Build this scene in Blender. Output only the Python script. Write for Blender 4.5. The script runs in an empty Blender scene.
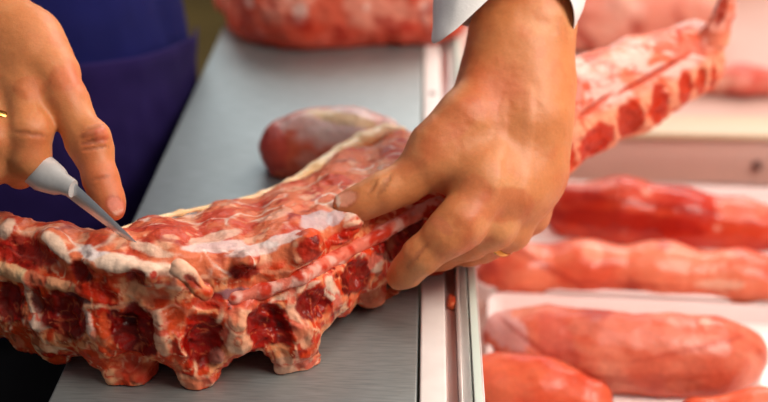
import bpy, bmesh, math
import numpy as np
from mathutils import Vector, Matrix
from mathutils.bvhtree import BVHTree

C = bpy.context.scene.collection
PI = math.pi
# ------------------------------------------------------------------ camera
TZ = 0.90                      # height of the steel work top
H = 0.40                       # camera above the work top
FPX = 1150.0
PITCH = math.atan(615 / FPX)
YAW = math.radians(2.06)       # to the left
fwd = np.array([-math.sin(YAW) * math.cos(PITCH), math.cos(YAW) * math.cos(PITCH), -math.sin(PITCH)])
rgt = np.array([math.cos(YAW), math.sin(YAW), 0.0])
upv = np.cross(rgt, fwd)
CAM = np.array([0, 0, TZ + H])
cd = bpy.data.cameras.new('camera'); cam = bpy.data.objects.new('camera', cd); C.objects.link(cam)
cam.location = CAM
cam.rotation_euler = Matrix((rgt, upv, -fwd)).transposed().to_euler()
cd.sensor_width = 36; cd.lens = FPX * 36 / 768
cd.clip_start = 0.02
cd.dof.use_dof = True; cd.dof.focus_distance = 0.655; cd.dof.aperture_fstop = 4.0
bpy.context.scene.camera = cam

def ray(px, py):
    return fwd + rgt * (px - 384) / FPX - upv * (py - 201) / FPX
def at(px, py, Y):
    d = ray(px, py); return CAM + d * (Y / d[1])
def onz(px, py, z):
    d = ray(px, py); return CAM + d * ((z - H) / d[2])
def mpp(p):                     # metres that one pixel spans at a point
    return float(np.dot(np.asarray(p) - CAM, fwd)) / FPX

# ------------------------------------------------------------------ light
sc = bpy.context.scene
sc.view_settings.view_transform = 'Standard'; sc.view_settings.look = 'None'
sc.view_settings.gamma = 1.0; sc.view_settings.use_curve_mapping = False
sc.view_settings.exposure = 0.0
w = bpy.data.worlds.new('room_light'); sc.world = w; w.use_nodes = True
bg = w.node_tree.nodes['Background']; bg.inputs[0].default_value = (0.90, 0.94, 1.0, 1); bg.inputs[1].default_value = 0.13
def area(name, loc, target, size, power, col, sy=None):
    l = bpy.data.lights.new(name, 'AREA'); l.energy = power; l.color = col; l.size = size
    if sy: l.shape = 'RECTANGLE'; l.size_y = sy
    o = bpy.data.objects.new(name, l); C.objects.link(o); o.location = loc
    o.rotation_euler = (Vector(target) - Vector(loc)).to_track_quat('-Z', 'Y').to_euler()
    return o
area('ceiling_lamp', (0.85, 0.25, TZ + 1.15), (0.05, 0.75, TZ), 0.6, 17, (1.0, 0.88, 0.76))
area('back_reflection_fill', (-.1, 3.6, TZ + 1.75), (0.0, 1.0, TZ), 3.2, 34, (0.95, 0.98, 1.0), 1.6)  # added light without a known source, brightens the reflection in the steel top
area('counter_lamp', (0.75, 1.75, TZ + 1.0), (0.3, 1.0, TZ), 0.9, 15, (1.0, 0.86, 0.76), 0.6)
area('overhead_fill', (0.15, 0.55, TZ + 1.5), (0.05, 0.6, TZ), 0.6, 4, (1.0, .92, .86))  # added fill that lifts level surfaces such as the edge strip
area('case_lamp', (0.55, 0.60, TZ + 0.62), (0.35, 0.85, TZ - .1), 0.25, 2.2, (1.0, 0.82, 0.72), 0.5)

# ------------------------------------------------------------------ helpers
def lin(c):
    c = np.asarray(c, float) / 255
    return np.where(c <= .04045, c / 12.92, ((c + .055) / 1.055) ** 2.4)
RNG = np.random.RandomState(7)
LAT = RNG.rand(32, 32, 32).astype(np.float32)
def noise(P, f, seed=0):
    Q = P * f + np.array([seed * 7.31, seed * 3.77, seed * 5.13])
    i = np.floor(Q).astype(int); t = Q - i; t = t * t * (3 - 2 * t)
    i0 = i % 32; i1 = (i + 1) % 32
    def g(a, b, c): return LAT[a, b, c]
    x0, y0, z0 = i0.T; x1, y1, z1 = i1.T; tx, ty, tz = t.T
    v = (g(x0, y0, z0) * (1 - tx) + g(x1, y0, z0) * tx) * (1 - ty) + (g(x0, y1, z0) * (1 - tx) + g(x1, y1, z0) * tx) * ty
    u = (g(x0, y0, z1) * (1 - tx) + g(x1, y0, z1) * tx) * (1 - ty) + (g(x0, y1, z1) * (1 - tx) + g(x1, y1, z1) * tx) * ty
    return (v * (1 - tz) + u * tz) * 2 - 1
def fbm(P, f, seed=0, o=3):
    s = 0; a = 1; n = 0
    for k in range(o):
        s = s + a * noise(P, f * 2 ** k, seed + k * 11); n += a; a *= .5
    return s / n
def sst(a, b, x):
    t = np.clip((x - a) / (b - a), 0, 1); return t * t * (3 - 2 * t)
def mix(a, b, t):
    return a * (1 - t)[:, None] + np.asarray(b) * t[:, None]

class Field:
    """implicit surface on a grid: round cones and ellipsoids smoothly joined or cut"""
    def __init__(s, lo, hi, h):
        s.lo = np.array(lo, float); s.h = h
        s.n = np.ceil((np.array(hi) - s.lo) / h).astype(int) + 1
        s.v = np.full(s.n, 1.0, np.float32)
    def block(s, lo, hi):
        a = np.clip(np.floor((lo - s.lo) / s.h).astype(int), 0, s.n - 1)
        b = np.clip(np.ceil((hi - s.lo) / s.h).astype(int) + 1, 1, s.n)
        if (b <= a).any(): return None
        g = [s.lo[i] + s.h * np.arange(a[i], b[i], dtype=np.float32) for i in range(3)]
        return (slice(a[0], b[0]), slice(a[1], b[1]), slice(a[2], b[2])), g[0][:, None, None], g[1][None, :, None], g[2][None, None, :]
    def op(s, sl, d, k, cut):
        o = s.v[sl]
        if cut: o = -o
        hh = np.maximum(k - np.abs(o - d), 0) / k
        r = np.minimum(o, d) - hh * hh * k / 4
        s.v[sl] = -r if cut else r
    def cone(s, a, b, ra, rb, k=.006, cut=False):
        a = np.asarray(a, float); b = np.asarray(b, float); m = max(ra, rb) + k * 1.5 + 3 * s.h
        r = s.block(np.minimum(a, b) - m, np.maximum(a, b) + m)
        if r is None: return
        sl, x, y, z = r; ab = b - a; L = float(ab @ ab) + 1e-12
        t = np.clip(((x - a[0]) * ab[0] + (y - a[1]) * ab[1] + (z - a[2]) * ab[2]) / L, 0, 1)
        d = np.sqrt((x - a[0] - t * ab[0]) ** 2 + (y - a[1] - t * ab[1]) ** 2 + (z - a[2] - t * ab[2]) ** 2) - (ra + (rb - ra) * t)
        s.op(sl, d.astype(np.float32), k, cut)
    def ell(s, c, r, R=None, k=.006, cut=False):
        c = np.asarray(c, float); r = np.asarray(r, float); m = r.max() + k * 1.5 + 3 * s.h
        q = s.block(c - m, c + m)
        if q is None: return
        sl, x, y, z = q; x = x - c[0]; y = y - c[1]; z = z - c[2]
        R = np.eye(3) if R is None else np.asarray(R)     # rows = axes
        l = [R[i][0] * x + R[i][1] * y + R[i][2] * z for i in range(3)]
        k0 = np.sqrt(sum((l[i] / r[i]) ** 2 for i in range(3))); k1 = np.sqrt(sum((l[i] / r[i] ** 2) ** 2 for i in range(3))) + 1e-9
        s.op(sl, (k0 * (k0 - 1) / k1).astype(np.float32), k, cut)
    def chain(s, pts, k=.006, cut=False):
        for p, q in zip(pts[:-1], pts[1:]): s.cone(p[0], q[0], p[1], q[1], k, cut)
    def mesh(s):
        v = s.v; ins = v < 0; n = s.n
        c = np.zeros(n - 1, np.int8)
        for i in (0, 1):
            for j in (0, 1):
                for k in (0, 1): c += ins[i:n[0] - 1 + i, j:n[1] - 1 + j, k:n[2] - 1 + k]
        act = np.argwhere((c > 0) & (c < 8)); idx = np.full(n - 1, -1, np.int32); idx[tuple(act.T)] = np.arange(len(act))
        acc = np.zeros((len(act), 3)); cnt = np.zeros(len(act))
        cor = [(i, j, k) for i in (0, 1) for j in (0, 1) for k in (0, 1)]
        for A in cor:
            for ax in range(3):
                if A[ax]: continue
                B = list(A); B[ax] = 1
                va = v[tuple((act + A).T)]; vb = v[tuple((act + B).T)]
                m = (va < 0) != (vb < 0); t = va / np.where(m, va - vb, 1)
                t = np.clip(t, 0, 1)
                P = np.array(A)[None] + np.zeros((len(act), 3)); P[:, ax] += t
                acc[m] += P[m]; cnt[m] += 1
        V = s.lo + s.h * (act + acc / cnt[:, None])
        F = []
        for ax in range(3):
            u, w_ = (ax + 1) % 3, (ax + 2) % 3
            sa = [slice(None)] * 3; sb = [slice(None)] * 3; sa[ax] = slice(0, -1); sb[ax] = slice(1, None)
            e = ins[tuple(sa)] != ins[tuple(sb)]; E = np.argwhere(e)
            E = E[(E[:, u] > 0) & (E[:, w_] > 0) & (E[:, u] < n[u] - 1) & (E[:, w_] < n[w_] - 1)]
            inn = ins[tuple(E.T)]
            def cell(du, dw):
                Q = E.copy(); Q[:, u] -= du; Q[:, w_] -= dw; return idx[tuple(Q.T)]
            q = np.stack([cell(1, 1), cell(0, 1), cell(0, 0), cell(1, 0)], 1)
            q[~inn] = q[~inn][:, ::-1]; F.append(q)
        F = np.concatenate(F); F = F[(F >= 0).all(1)]
        return V, F
def vnormals(V, F):
    a = V[F[:, 2]] - V[F[:, 0]]; b = V[F[:, 3]] - V[F[:, 1]] if F.shape[1] == 4 else V[F[:, 1]] - V[F[:, 0]]
    n = np.cross(a, b); N = np.zeros_like(V)
    for i in range(F.shape[1]):
        for k in range(3): N[:, k] += np.bincount(F[:, i], n[:, k], len(V))
    return N / (np.linalg.norm(N, axis=1, keepdims=True) + 1e-12)
def smooth(V, F, it=2, f=.5):
    e = np.concatenate([F[:, [i, (i + 1) % 4]] for i in range(4)]); e = np.concatenate([e, e[:, ::-1]])
    c = np.bincount(e[:, 0], minlength=len(V))[:, None] + 1e-9
    for _ in range(it):
        A = np.stack([np.bincount(e[:, 0], V[e[:, 1], k], len(V)) for k in range(3)], 1) / c
        V = V + f * (A - V)
    return V
def link_mesh(name, V, F, m, parent=None, col=None, N=None):
    me = bpy.data.meshes.new(name); nv, nf, q = len(V), len(F), F.shape[1]
    me.vertices.add(nv); me.vertices.foreach_set('co', V.astype(np.float32).ravel())
    me.loops.add(nf * q); me.loops.foreach_set('vertex_index', F.astype(np.int32).ravel())
    me.polygons.add(nf); me.polygons.foreach_set('loop_start', np.arange(0, nf * q, q, dtype=np.int32))
    me.polygons.foreach_set('use_smooth', np.ones(nf, bool))
    me.update(); me.validate()
    if col is not None:
        a = me.color_attributes.new('tone', 'FLOAT_COLOR', 'POINT')
        c4 = np.ones((nv, 4), np.float32); c4[:, :col.shape[1]] = np.clip(col, 0, 1); a.data.foreach_set('color', c4.ravel())
    if N is not None: me.normals_split_custom_set_from_vertices(N.tolist())
    me.materials.append(m)
    o = bpy.data.objects.new(name, me); C.objects.link(o)
    if parent: o.parent = parent; o.matrix_parent_inverse = parent_inv(parent)
    return o
def parent_inv(p): return (Matrix.Translation(p.location)).inverted()
def submesh(V, F, sel):
    f = F[sel]; u, inv = np.unique(f, return_inverse=True)
    return u, inv.reshape(f.shape)
def empty(name, loc):
    o = bpy.data.objects.new(name, None); C.objects.link(o); o.location = loc; o.empty_display_size = .02
    return o
def tag(o, label=None, cat=None, group=None, kind=None):
    if label: o['label'] = label
    if cat: o['category'] = cat
    if group: o['group'] = group
    if kind: o['kind'] = kind
    return o
def bm_obj(name, bm, m, parent=None, bevel=0, smoothit=False):
    me = bpy.data.meshes.new(name)
    if bevel: bmesh.ops.bevel(bm, geom=list(bm.edges), offset=bevel, segments=3, affect='EDGES', profile=.6)
    bm.to_mesh(me); bm.free(); me.materials.append(m)
    if smoothit or bevel:
        for p in me.polygons: p.use_smooth = True
        try: me.set_sharp_from_angle(angle=math.radians(40))
        except Exception: pass
    o = bpy.data.objects.new(name, me); C.objects.link(o)
    if parent: o.parent = parent; o.matrix_parent_inverse = parent_inv(parent)
    return o
def box(bm, x0, x1, y0, y1, z0, z1, rz=0, piv=None):
    vs = [bm.verts.new((x, y, z)) for x in (x0, x1) for y in (y0, y1) for z in (z0, z1)]
    for f in ((0, 1, 3, 2), (4, 6, 7, 5), (0, 4, 5, 1), (2, 3, 7, 6), (0, 2, 6, 4), (1, 5, 7, 3)): bm.faces.new([vs[i] for i in f])
    if rz:
        bmesh.ops.rotate(bm, verts=vs, cent=piv or ((x0 + x1) / 2, (y0 + y1) / 2, z0), matrix=Matrix.Rotation(rz, 3, 'Z'))
    return vs

# ------------------------------------------------------------------ materials
def mat(name):
    m = bpy.data.materials.new(name); m.use_nodes = True
    return m, m.node_tree.nodes, m.node_tree.links, m.node_tree.nodes['Principled BSDF']
def setp(p, **k):
    for a, v in k.items(): p.inputs[a.replace('_', ' ')].default_value = v
def add_bump(nt, L, p, scale, strength, dist=.001, detail=4, vec=None, kind='NOISE'):
    tc = nt.new('ShaderNodeTexCoord')
    n = nt.new('ShaderNodeTexNoise') if kind == 'NOISE' else nt.new('ShaderNodeTexVoronoi')
    n.inputs['Scale'].default_value = scale
    if kind == 'NOISE': n.inputs['Detail'].default_value = detail
    if vec:
        mp = nt.new('ShaderNodeMapping'); mp.inputs['Scale'].default_value = vec
        L.new(tc.outputs['Object'], mp.inputs[0]); L.new(mp.outputs[0], n.inputs['Vector'])
    else: L.new(tc.outputs['Object'], n.inputs['Vector'])
    b = nt.new('ShaderNodeBump'); b.inputs['Strength'].default_value = strength; b.inputs['Distance'].default_value = dist
    L.new(n.outputs[0], b.inputs['Height'])
    prev = p.inputs['Normal'].links
    if prev: L.new(prev[0].from_socket, b.inputs['Normal'])
    L.new(b.outputs[0], p.inputs['Normal'])
    return n
def tone_mat(name, rough, sss=.0, rad=(1, .3, .15), sscale=.003, bump=(), var=.12, vscale=350, coat=0, spec=.5):
    m, nt, L, p = mat(name)
    a = nt.new('ShaderNodeAttribute'); a.attribute_name = 'tone'
    tc = nt.new('ShaderNodeTexCoord'); n = nt.new('ShaderNodeTexNoise'); n.inputs['Scale'].default_value = vscale; n.inputs['Detail'].default_value = 3
    L.new(tc.outputs['Object'], n.inputs['Vector'])
    mr = nt.new('ShaderNodeMapRange'); mr.inputs['From Min'].default_value = .3; mr.inputs['From Max'].default_value = .7
    mr.inputs['To Min'].default_value = 1 - var; mr.inputs['To Max'].default_value = 1 + var
    L.new(n.outputs[0], mr.inputs[0])
    mx = nt.new('ShaderNodeVectorMath'); mx.operation = 'SCALE'
    L.new(a.outputs['Color'], mx.inputs[0]); L.new(mr.outputs[0], mx.inputs['Scale'])
    L.new(mx.outputs[0], p.inputs['Base Color'])
    setp(p, Roughness=rough, Subsurface_Weight=sss, Subsurface_Radius=rad, Subsurface_Scale=sscale, Coat_Weight=coat, Coat_Roughness=.12, Specular_IOR_Level=spec)
    for bb in bump: add_bump(nt, L, p, *bb)
    return m
M_MEAT = tone_mat('raw_meat', .38, .0, (1, .25, .1), .002, bump=((260, .55, .0016), (800, .25, .0006)), var=.05, vscale=260, coat=.13, spec=.12)
M_LOIN = tone_mat('raw_loin', .33, .2, (1, .3, .15), .004, bump=((160, .35, .0015), (700, .2, .0005)), var=.07, vscale=300, coat=.08, spec=.3)
M_SKIN = tone_mat('skin', .46, .3, (1, .35, .2), .0035, bump=((1500, .30, .0004), (500, .2, .0006)), var=.05, vscale=600, coat=0, spec=.45)

def plain(name, rgb, rough=.5, metal=0, bump=None, var=.05, vs=20, **k):
    m, nt, L, p = mat(name)
    tc = nt.new('ShaderNodeTexCoord'); n = nt.new('ShaderNodeTexNoise'); n.inputs['Scale'].default_value = vs; n.inputs['Detail'].default_value = 5
    L.new(tc.outputs['Object'], n.inputs['Vector'])
    r = nt.new('ShaderNodeValToRGB'); c = lin(rgb)
    r.color_ramp.elements[0].position = .3; r.color_ramp.elements[1].position = .7
    r.color_ramp.elements[0].color = (*np.clip(c * (1 - var), 0, 1), 1); r.color_ramp.elements[1].color = (*np.clip(c * (1 + var), 0, 1), 1)
    L.new(n.outputs[0], r.inputs[0]); L.new(r.outputs[0], p.inputs['Base Color'])
    setp(p, Roughness=rough, Metallic=metal, **k)
    if bump: add_bump(nt, L, p, *bump)
    return m
M_STEEL, nt, L, p = mat('brushed_steel')
tc = nt.new('ShaderNodeTexCoord'); mp = nt.new('ShaderNodeMapping'); mp.inputs['Scale'].default_value = (60, 700, 60)
n1 = nt.new('ShaderNodeTexNoise'); n1.inputs['Scale'].default_value = 1.0; n1.inputs['Detail'].default_value = 6
L.new(tc.outputs['Object'], mp.inputs[0]); L.new(mp.outputs[0], n1.inputs['Vector'])
n2 = nt.new('ShaderNodeTexNoise'); n2.inputs['Scale'].default_value = 9; n2.inputs['Detail'].default_value = 5; L.new(tc.outputs['Object'], n2.inputs['Vector'])
r1 = nt.new('ShaderNodeValToRGB'); r1.color_ramp.elements[0].position = .3; r1.color_ramp.elements[1].position = .7
r1.color_ramp.elements[0].color = (.33, .375, .375, 1); r1.color_ramp.elements[1].color = (.46, .515, .515, 1)
L.new(n1.outputs[0], r1.inputs[0]); L.new(r1.outputs[0], p.inputs['Base Color'])
mr = nt.new('ShaderNodeMapRange'); mr.inputs['To Min'].default_value = .46; mr.inputs['To Max'].default_value = .62
L.new(n2.outputs[0], mr.inputs[0]); L.new(mr.outputs[0], p.inputs['Roughness'])
setp(p, Metallic=.9)
b = nt.new('ShaderNodeBump'); b.inputs['Strength'].default_value = .25; b.inputs['Distance'].default_value = .0004
L.new(n1.outputs[0], b.inputs['Height']); L.new(b.outputs[0], p.inputs['Normal'])

M_ALU = plain('aluminium_profile', (225, 215, 212), .35, .5, var=.1, vs=60)
M_WPLAST = plain('white_plastic_trim', (244, 236, 232), .4, 0, var=.04, vs=80)
M_TRAY = plain('white_tray_enamel', (238, 222, 220), .25, 0, var=.02)
M_CREAM = plain('cream_enamel', (200, 176, 146), .35, 0, var=.03)
M_PINKPANEL = plain('case_panel', (205, 168, 156), .4, 0, var=.04)
M_APRON = plain('navy_apron_cloth', (22, 25, 84), .8, 0, (900, .35, .0006), .18, 14, Specular_IOR_Level=.12)
M_APRON2 = plain('navy_apron_pocket_cloth', (38, 27, 80), .8, 0, (900, .35, .0006), .18, 14, Specular_IOR_Level=.12)
M_SLEEVE = plain('white_coat_cloth', (228, 226, 224), .8, 0, (700, .4, .0006), .04, 30)
M_DARK = plain('apron_shade_cloth', (18, 18, 30), .85)  # near-black colour paints the shade on the lower apron
M_BODYPANEL = plain('dark_counter_panel', (45, 40, 40), .5)
M_GOLD = plain('gold', (205, 150, 80), .25, 1)
M_BLADE = plain('knife_steel', (225, 228, 232), .32, .7, var=.05, vs=200)
M_HANDLE = plain('grey_knife_handle', (222, 220, 218), .28, .2, var=.12, vs=120)
M_FLOOR = plain('brown_floor', (122, 98, 46), .5, 0, var=.25, vs=3)
M_WALL = plain('shop_wall', (226, 205, 190), .7)
M_SCREW = plain('dull_screw_metal', (150, 125, 120), .35, .9)
M_GLASS, nt, L, p = mat('case_glass'); setp(p, Base_Color=(.80, .93, .88, 1), Roughness=.03, Transmission_Weight=1.0, IOR=1.45)

# ------------------------------------------------------------------ setting
bm = bmesh.new(); box(bm, -4, 4, -2, 7, -.05, 0); tag(bm_obj('floor', bm, M_FLOOR), kind='structure')
bm = bmesh.new(); box(bm, -4, 4, 6.8, 7, 0, 3); tag(bm_obj('wall_back', bm, M_WALL), kind='structure')

# steel counter with its white edge strip
XL0, XR0 = -0.2065, float(onz(421, 300, 0)[0])
pl = onz(142, 201, 0); XL = float(pl[0])
cnt = empty('steel_counter', (XL, .3, 0))
tag(cnt, 'narrow brushed steel work counter running away under the ribbed meat', 'counter')
bm = bmesh.new(); box(bm, XL, XR0 - .0015, .10, 2.2, TZ - .02, TZ); bm_obj('worktop', bm, M_STEEL, cnt, .0015)
bm = bmesh.new(); box(bm, XL + .02, XR0 - .02, .12, 2.18, 0, TZ - .021); bm_obj('cabinet_body', bm, M_BODYPANEL, cnt, .002)
XS1 = float(onz(445, 300, 0)[0])
bm = bmesh.new(); box(bm, XR0, XS1, .10, 2.2, TZ - .03, TZ + .001); strip = bm_obj('edge_strip', bm, M_WPLAST, cnt, .0015); strip['label'] = 'white plastic edge strip'
for Y in (.50, .95, 1.4):
    bm = bmesh.new(); bmesh.ops.create_cone(bm, cap_ends=True, segments=20, radius1=.003, radius2=.0024, depth=.0012, matrix=Matrix.Translation(((XR0 + XS1) / 2, Y, TZ + .0015)))
    bm_obj('screw', bm, M_SCREW, strip, 0)
# profile of the display case beside it
def px_at(px, z, py=340): return float(onz(px, py, z)[0])
case = empty('display_case', (XS1 + .03, .3, 0))
tag(case, 'refrigerated display case with pale metal rails right of the steel counter', 'display case')
a, b_, c_, d_, e_ = [px_at(q, 0) for q in (446, 457, 461, 470, 481)]
bm = bmesh.new(); box(bm, a, b_, .12, 2.2, TZ - .04, TZ - .002); o = bm_obj('channel', bm, plain('pinkish_metal', (215, 190, 186), .3, .7), case, .001)
bm = bmesh.new(); box(bm, b_, c_, .12, 2.2, TZ - .05, TZ + .004); bm_obj('rail', bm, M_ALU, case, .001)
bm = bmesh.new(); box(bm, c_, d_, .12, 2.2, TZ - .05, TZ - .001); bm_obj('rail', bm, M_WPLAST, case, .001)
bm = bmesh.new(); box(bm, d_ + .0005, e_ - .002, .12, 2.2, TZ - .16, TZ + .006); bm_obj('glass_pane', bm, M_GLASS, case, .0005)
bm = bmesh.new(); box(bm, d_ + .0003, e_ - .0018, .12, 2.2, TZ + .0062, TZ + .0078); bm_obj('glass_edge', bm, plain('pale_green_glass_edge', (214, 228, 218), .3), case, .0004)  # opaque pale strip added because the glass edge itself renders dark
bm = bmesh.new(); box(bm, e_ - .0018, e_, .12, 2.2, TZ - .16, TZ + .001); bm_obj('rail', bm, M_ALU, case, .0006)
ZT = -.125                     # level the trays stand on
bm = bmesh.new(); box(bm, e_ + .001, 1.3, .12, 2.2, TZ + ZT - .04, TZ + ZT - .004); bm_obj('deck', bm, M_PINKPANEL, case, .002)
yp = float(onz(690, 183, ZT)[1])
bm = bmesh.new(); box(bm, e_ + .002, 1.3, yp, yp + .012, TZ + ZT, TZ + ZT + .048); pn = bm_obj('divider_panel', bm, M_PINKPANEL, case, .002)
bm = bmesh.new(); box(bm, e_ + .002, 1.3, yp - .004, yp + .042, TZ + ZT + .048, TZ + ZT + .056); bm_obj('shelf_ledge', bm, M_CREAM, case, .003)
q = at(757, 165, yp)
bm = bmesh.new(); bmesh.ops.create_cone(bm, cap_ends=True, segments=24, radius1=.006, radius2=.0045, depth=.004, matrix=Matrix.Translation((q[0], yp - .002, q[2])) @ Matrix.Rotation(PI / 2, 4, 'X'))
bm_obj('screw', bm, M_SCREW, pn)
bm = bmesh.new(); box(bm, 1.3, 1.33, .12, 2.2, 0.0, TZ + .05); bm_obj('side_panel', bm, M_WPLAST, case, .002)
bm = bmesh.new(); box(bm, e_ + .001, 1.3, 2.2, 2.23, 0.0, TZ + .25); bm_obj('back_panel', bm, M_WPLAST, case, .002)

# ------------------------------------------------------------------ trays
TRK = math.radians(-3.2)
def tray(name, x0, x1, y0, y1, label, rim=.016, rz=TRK):
    bm = bmesh.new(); cx, cy = (x0 + x1) / 2, (y0 + y1) / 2; hx, hy = (x1 - x0) / 2, (y1 - y0) / 2
    prof = [(0, .0), (.0, rim), (.004, rim + .001), (.006, rim - .002), (.010, .004)]   # inset, height
    rings = []
    for ins, hgt in prof:
        pts = []; r = .014
        for cxs, cys, a0 in ((1, 1, 0), (-1, 1, 90), (-1, -1, 180), (1, -1, 270)):
            for k in range(6):
                an = math.radians(a0 + 90 * k / 5); rr = max(r - ins, .003)
                pts.append(bm.verts.new((cxs * (hx - r) + rr * math.cos(an), cys * (hy - r) + rr * math.sin(an), hgt)))
        rings.append(pts)
    for A, B in zip(rings[:-1], rings[1:]):
        for i in range(len(A)): bm.faces.new([A[i], A[(i + 1) % len(A)], B[(i + 1) % len(A)], B[i]])
    bm.faces.new(rings[-1]); bm.faces.new(rings[0][::-1])
    o = bm_obj(name, bm, M_TRAY, None, 0, True); o.location = (cx, cy, TZ + ZT - .0035); o.rotation_euler.z = rz
    return tag(o, label, 'tray', 'white meat trays in the display case')
zt = ZT + .001
ya = float(onz(620, 303, zt + .01)[1]); yb = float(onz(640, 226, zt + .01)[1])
tray('meat_tray', e_ + .012, e_ + .50, ya - .245, ya - .002, 'white tray nearest the camera holding a plump pink loin')
tray('meat_tray', e_ + .012, e_ + .50, ya + .004, yb - .002, 'middle white tray with a long flat salmon loin')
tray('meat_tray', e_ + .012, e_ + .50, yb + .004, yp - .030, 'rear white tray holding a dark red loin below the divider panel')

# ------------------------------------------------------------------ meat tones
FAT = lin((238, 205, 180)); BONE = lin((242, 172, 128)); ORANGE = lin((224, 84, 40)); RED = lin((200, 36, 14)); DEEP = lin((128, 4, 2)); DARK = lin((70, 3, 2))
PINK = lin((212, 128, 112)); MEMB = lin((232, 222, 218)); YEL = lin((238, 208, 160)); SALMON = lin((214, 104, 78)); MAUVE = lin((190, 120, 112))

def loin(name, pts, zbase, label, group, col=SALMON, col2=PINK, seed=1, res=.0022, flat=.62, marks=()):
    """pts: pixel x, pixel y of the body's middle, half thickness in pixels"""
    P = []
    for px, py, r in pts:
        rr = r * mpp(onz(px, py, zbase)) ; c = onz(px, py, zbase + rr * flat); P.append((c, rr))
    lo = np.min([c - r * 1.5 for c, r in P], 0) - .012; hi = np.max([c + r * 1.5 for c, r in P], 0) + .012
    f = Field(lo, hi, res)
    for (a, ra), (b, rb) in zip(P[:-1], P[1:]): f.cone(a, b, ra, rb, .02)
    V, F = f.mesh(); V = smooth(V, F, 2)
    zb = TZ + zbase
    # squash to lie on the tray
    V[:, 2] = zb + np.maximum(V[:, 2] - zb, 0)
    N = vnormals(V, F)
    d = .0035 * fbm(V, 28, seed) + .0012 * fbm(V, 90, seed + 3)
    lift = sst(0, .01, V[:, 2] - zb)
    V = V + N * (d * lift)[:, None]
    V[:, 2] = np.maximum(V[:, 2], zb + .0005)
    t = sst(-.3, .35, fbm(V, 22, seed + 1) + .3 * fbm(V * np.array([.3, 1, 1]), 160, seed + 5))
    c = mix(np.tile(col, (len(V), 1)), col2, t)
    c = mix(c, lin((170, 45, 30)), .75 * sst(.15, .5, fbm(V, 35, seed + 8)))
    c = mix(c, FAT, .45 * sst(.42, .65, fbm(V, 45, seed + 12, 4)))
    c = paint(V, c, marks, P0=None)[0]
    bot = (V[:, 2].min()); o = link_mesh(name, V, F, M_LOIN, None, c)
    return tag(o, label, 'meat', group)

GROW = 1.38
def paint(V, c, marks, P0=None, D=None, jitter=.34, bvh=None):
    """marks are blots of another tone that sit where the line through a pixel meets the surface: px, py, rx, ry, angle, tone, weight, push"""
    if D is None: D = np.zeros(len(V))
    if marks:
        nz1 = fbm(V, 150, 31, 4); nz2 = fbm(V, 150, 37, 4)
    for mk in marks:
        px, py, rx, ry, ang, tone, wt = mk[:7]; push = mk[7] if len(mk) > 7 else 0
        dr = ray(px, py); hit = bvh.ray_cast(Vector(CAM), Vector(dr / np.linalg.norm(dr))) if bvh else (None,)
        if hit[0] is None:
            if bvh: continue
            # no tree given: nearest vertex to the line
            u = dr / np.linalg.norm(dr); rel = V - CAM; al = rel @ u; dist = np.linalg.norm(rel - al[:, None] * u, axis=1)
            j = np.argmin(dist + al * .05); P = V[j]
            if dist[j] > .01: continue
        else: P = np.array(hit[0])
        s = mpp(P); a = math.radians(ang); ex = rgt * math.cos(a) + upv * math.sin(a); ey = -rgt * math.sin(a) + upv * math.cos(a)
        rel = V - P; near = np.abs(rel).max(1) < max(rx, ry) * s * 3.2
        r = rel[near]; X = r @ ex / (rx * s * GROW) + jitter * nz1[near]; Y = r @ ey / (ry * s * GROW) + jitter * nz2[near]; Zz = r @ fwd / (max(rx, ry, 14) * s * 1.8)
        q = np.sqrt(X * X + Y * Y + Zz ** 2)
        wgt = 1 - sst(.84, 1.04, q)
        c[near] = mix(c[near], tone, wgt * wt); D[near] += push * (1 - sst(.35, 1.15, q))
    return c, D

def proj(V):
    r = V - CAM; z = r @ fwd
    return 384 + FPX * (r @ rgt) / z, 201 - FPX * (r @ upv) / z

# ------------------------------------------------------------------ the long rack on the counter
SEC = [  # foot pixel x, y, z | front top pixel | back top pixel, z (or None: 5 cm behind the foot)
 ((-60, 343, 0), (-60, 238), (-55, 228, .060)),
 ((0, 345, 0), (0, 244), (2, 238, .062)),
 ((60, 366, 0), (60, 254), (62, 252, .060)),
 ((120, 386, 0), (112, 264), (104, 247, .058)),
 ((180, 390, 0), (168, 264), (150, 222, .054)),
 ((240, 381, 0), (228, 268), (222, 203, .050)),
 ((300, 369, 0), (288, 254), (290, 184, .046)),
 ((345, 330, 0), (338, 228), (345, 152, .046)),
 ((400, 298, 0), (395, 205), (400, 132, .044)),
 ((455, 270, .012), (450, 165), (440, 140, .046)),
 ((510, 230, .010), (505, 130), (500, 106, None)),
 ((565, 184, .016), (565, 112), (560, 62, None)),
 ((640, 141, .027), (640, 88), (628, 40, None)),
 ((708, 103, .043), (706, 50), (692, 26, None)),
]
f = Field((-.33, .50, TZ - .006), (.27, .93, TZ + .16), .00105)
rows = []
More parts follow.
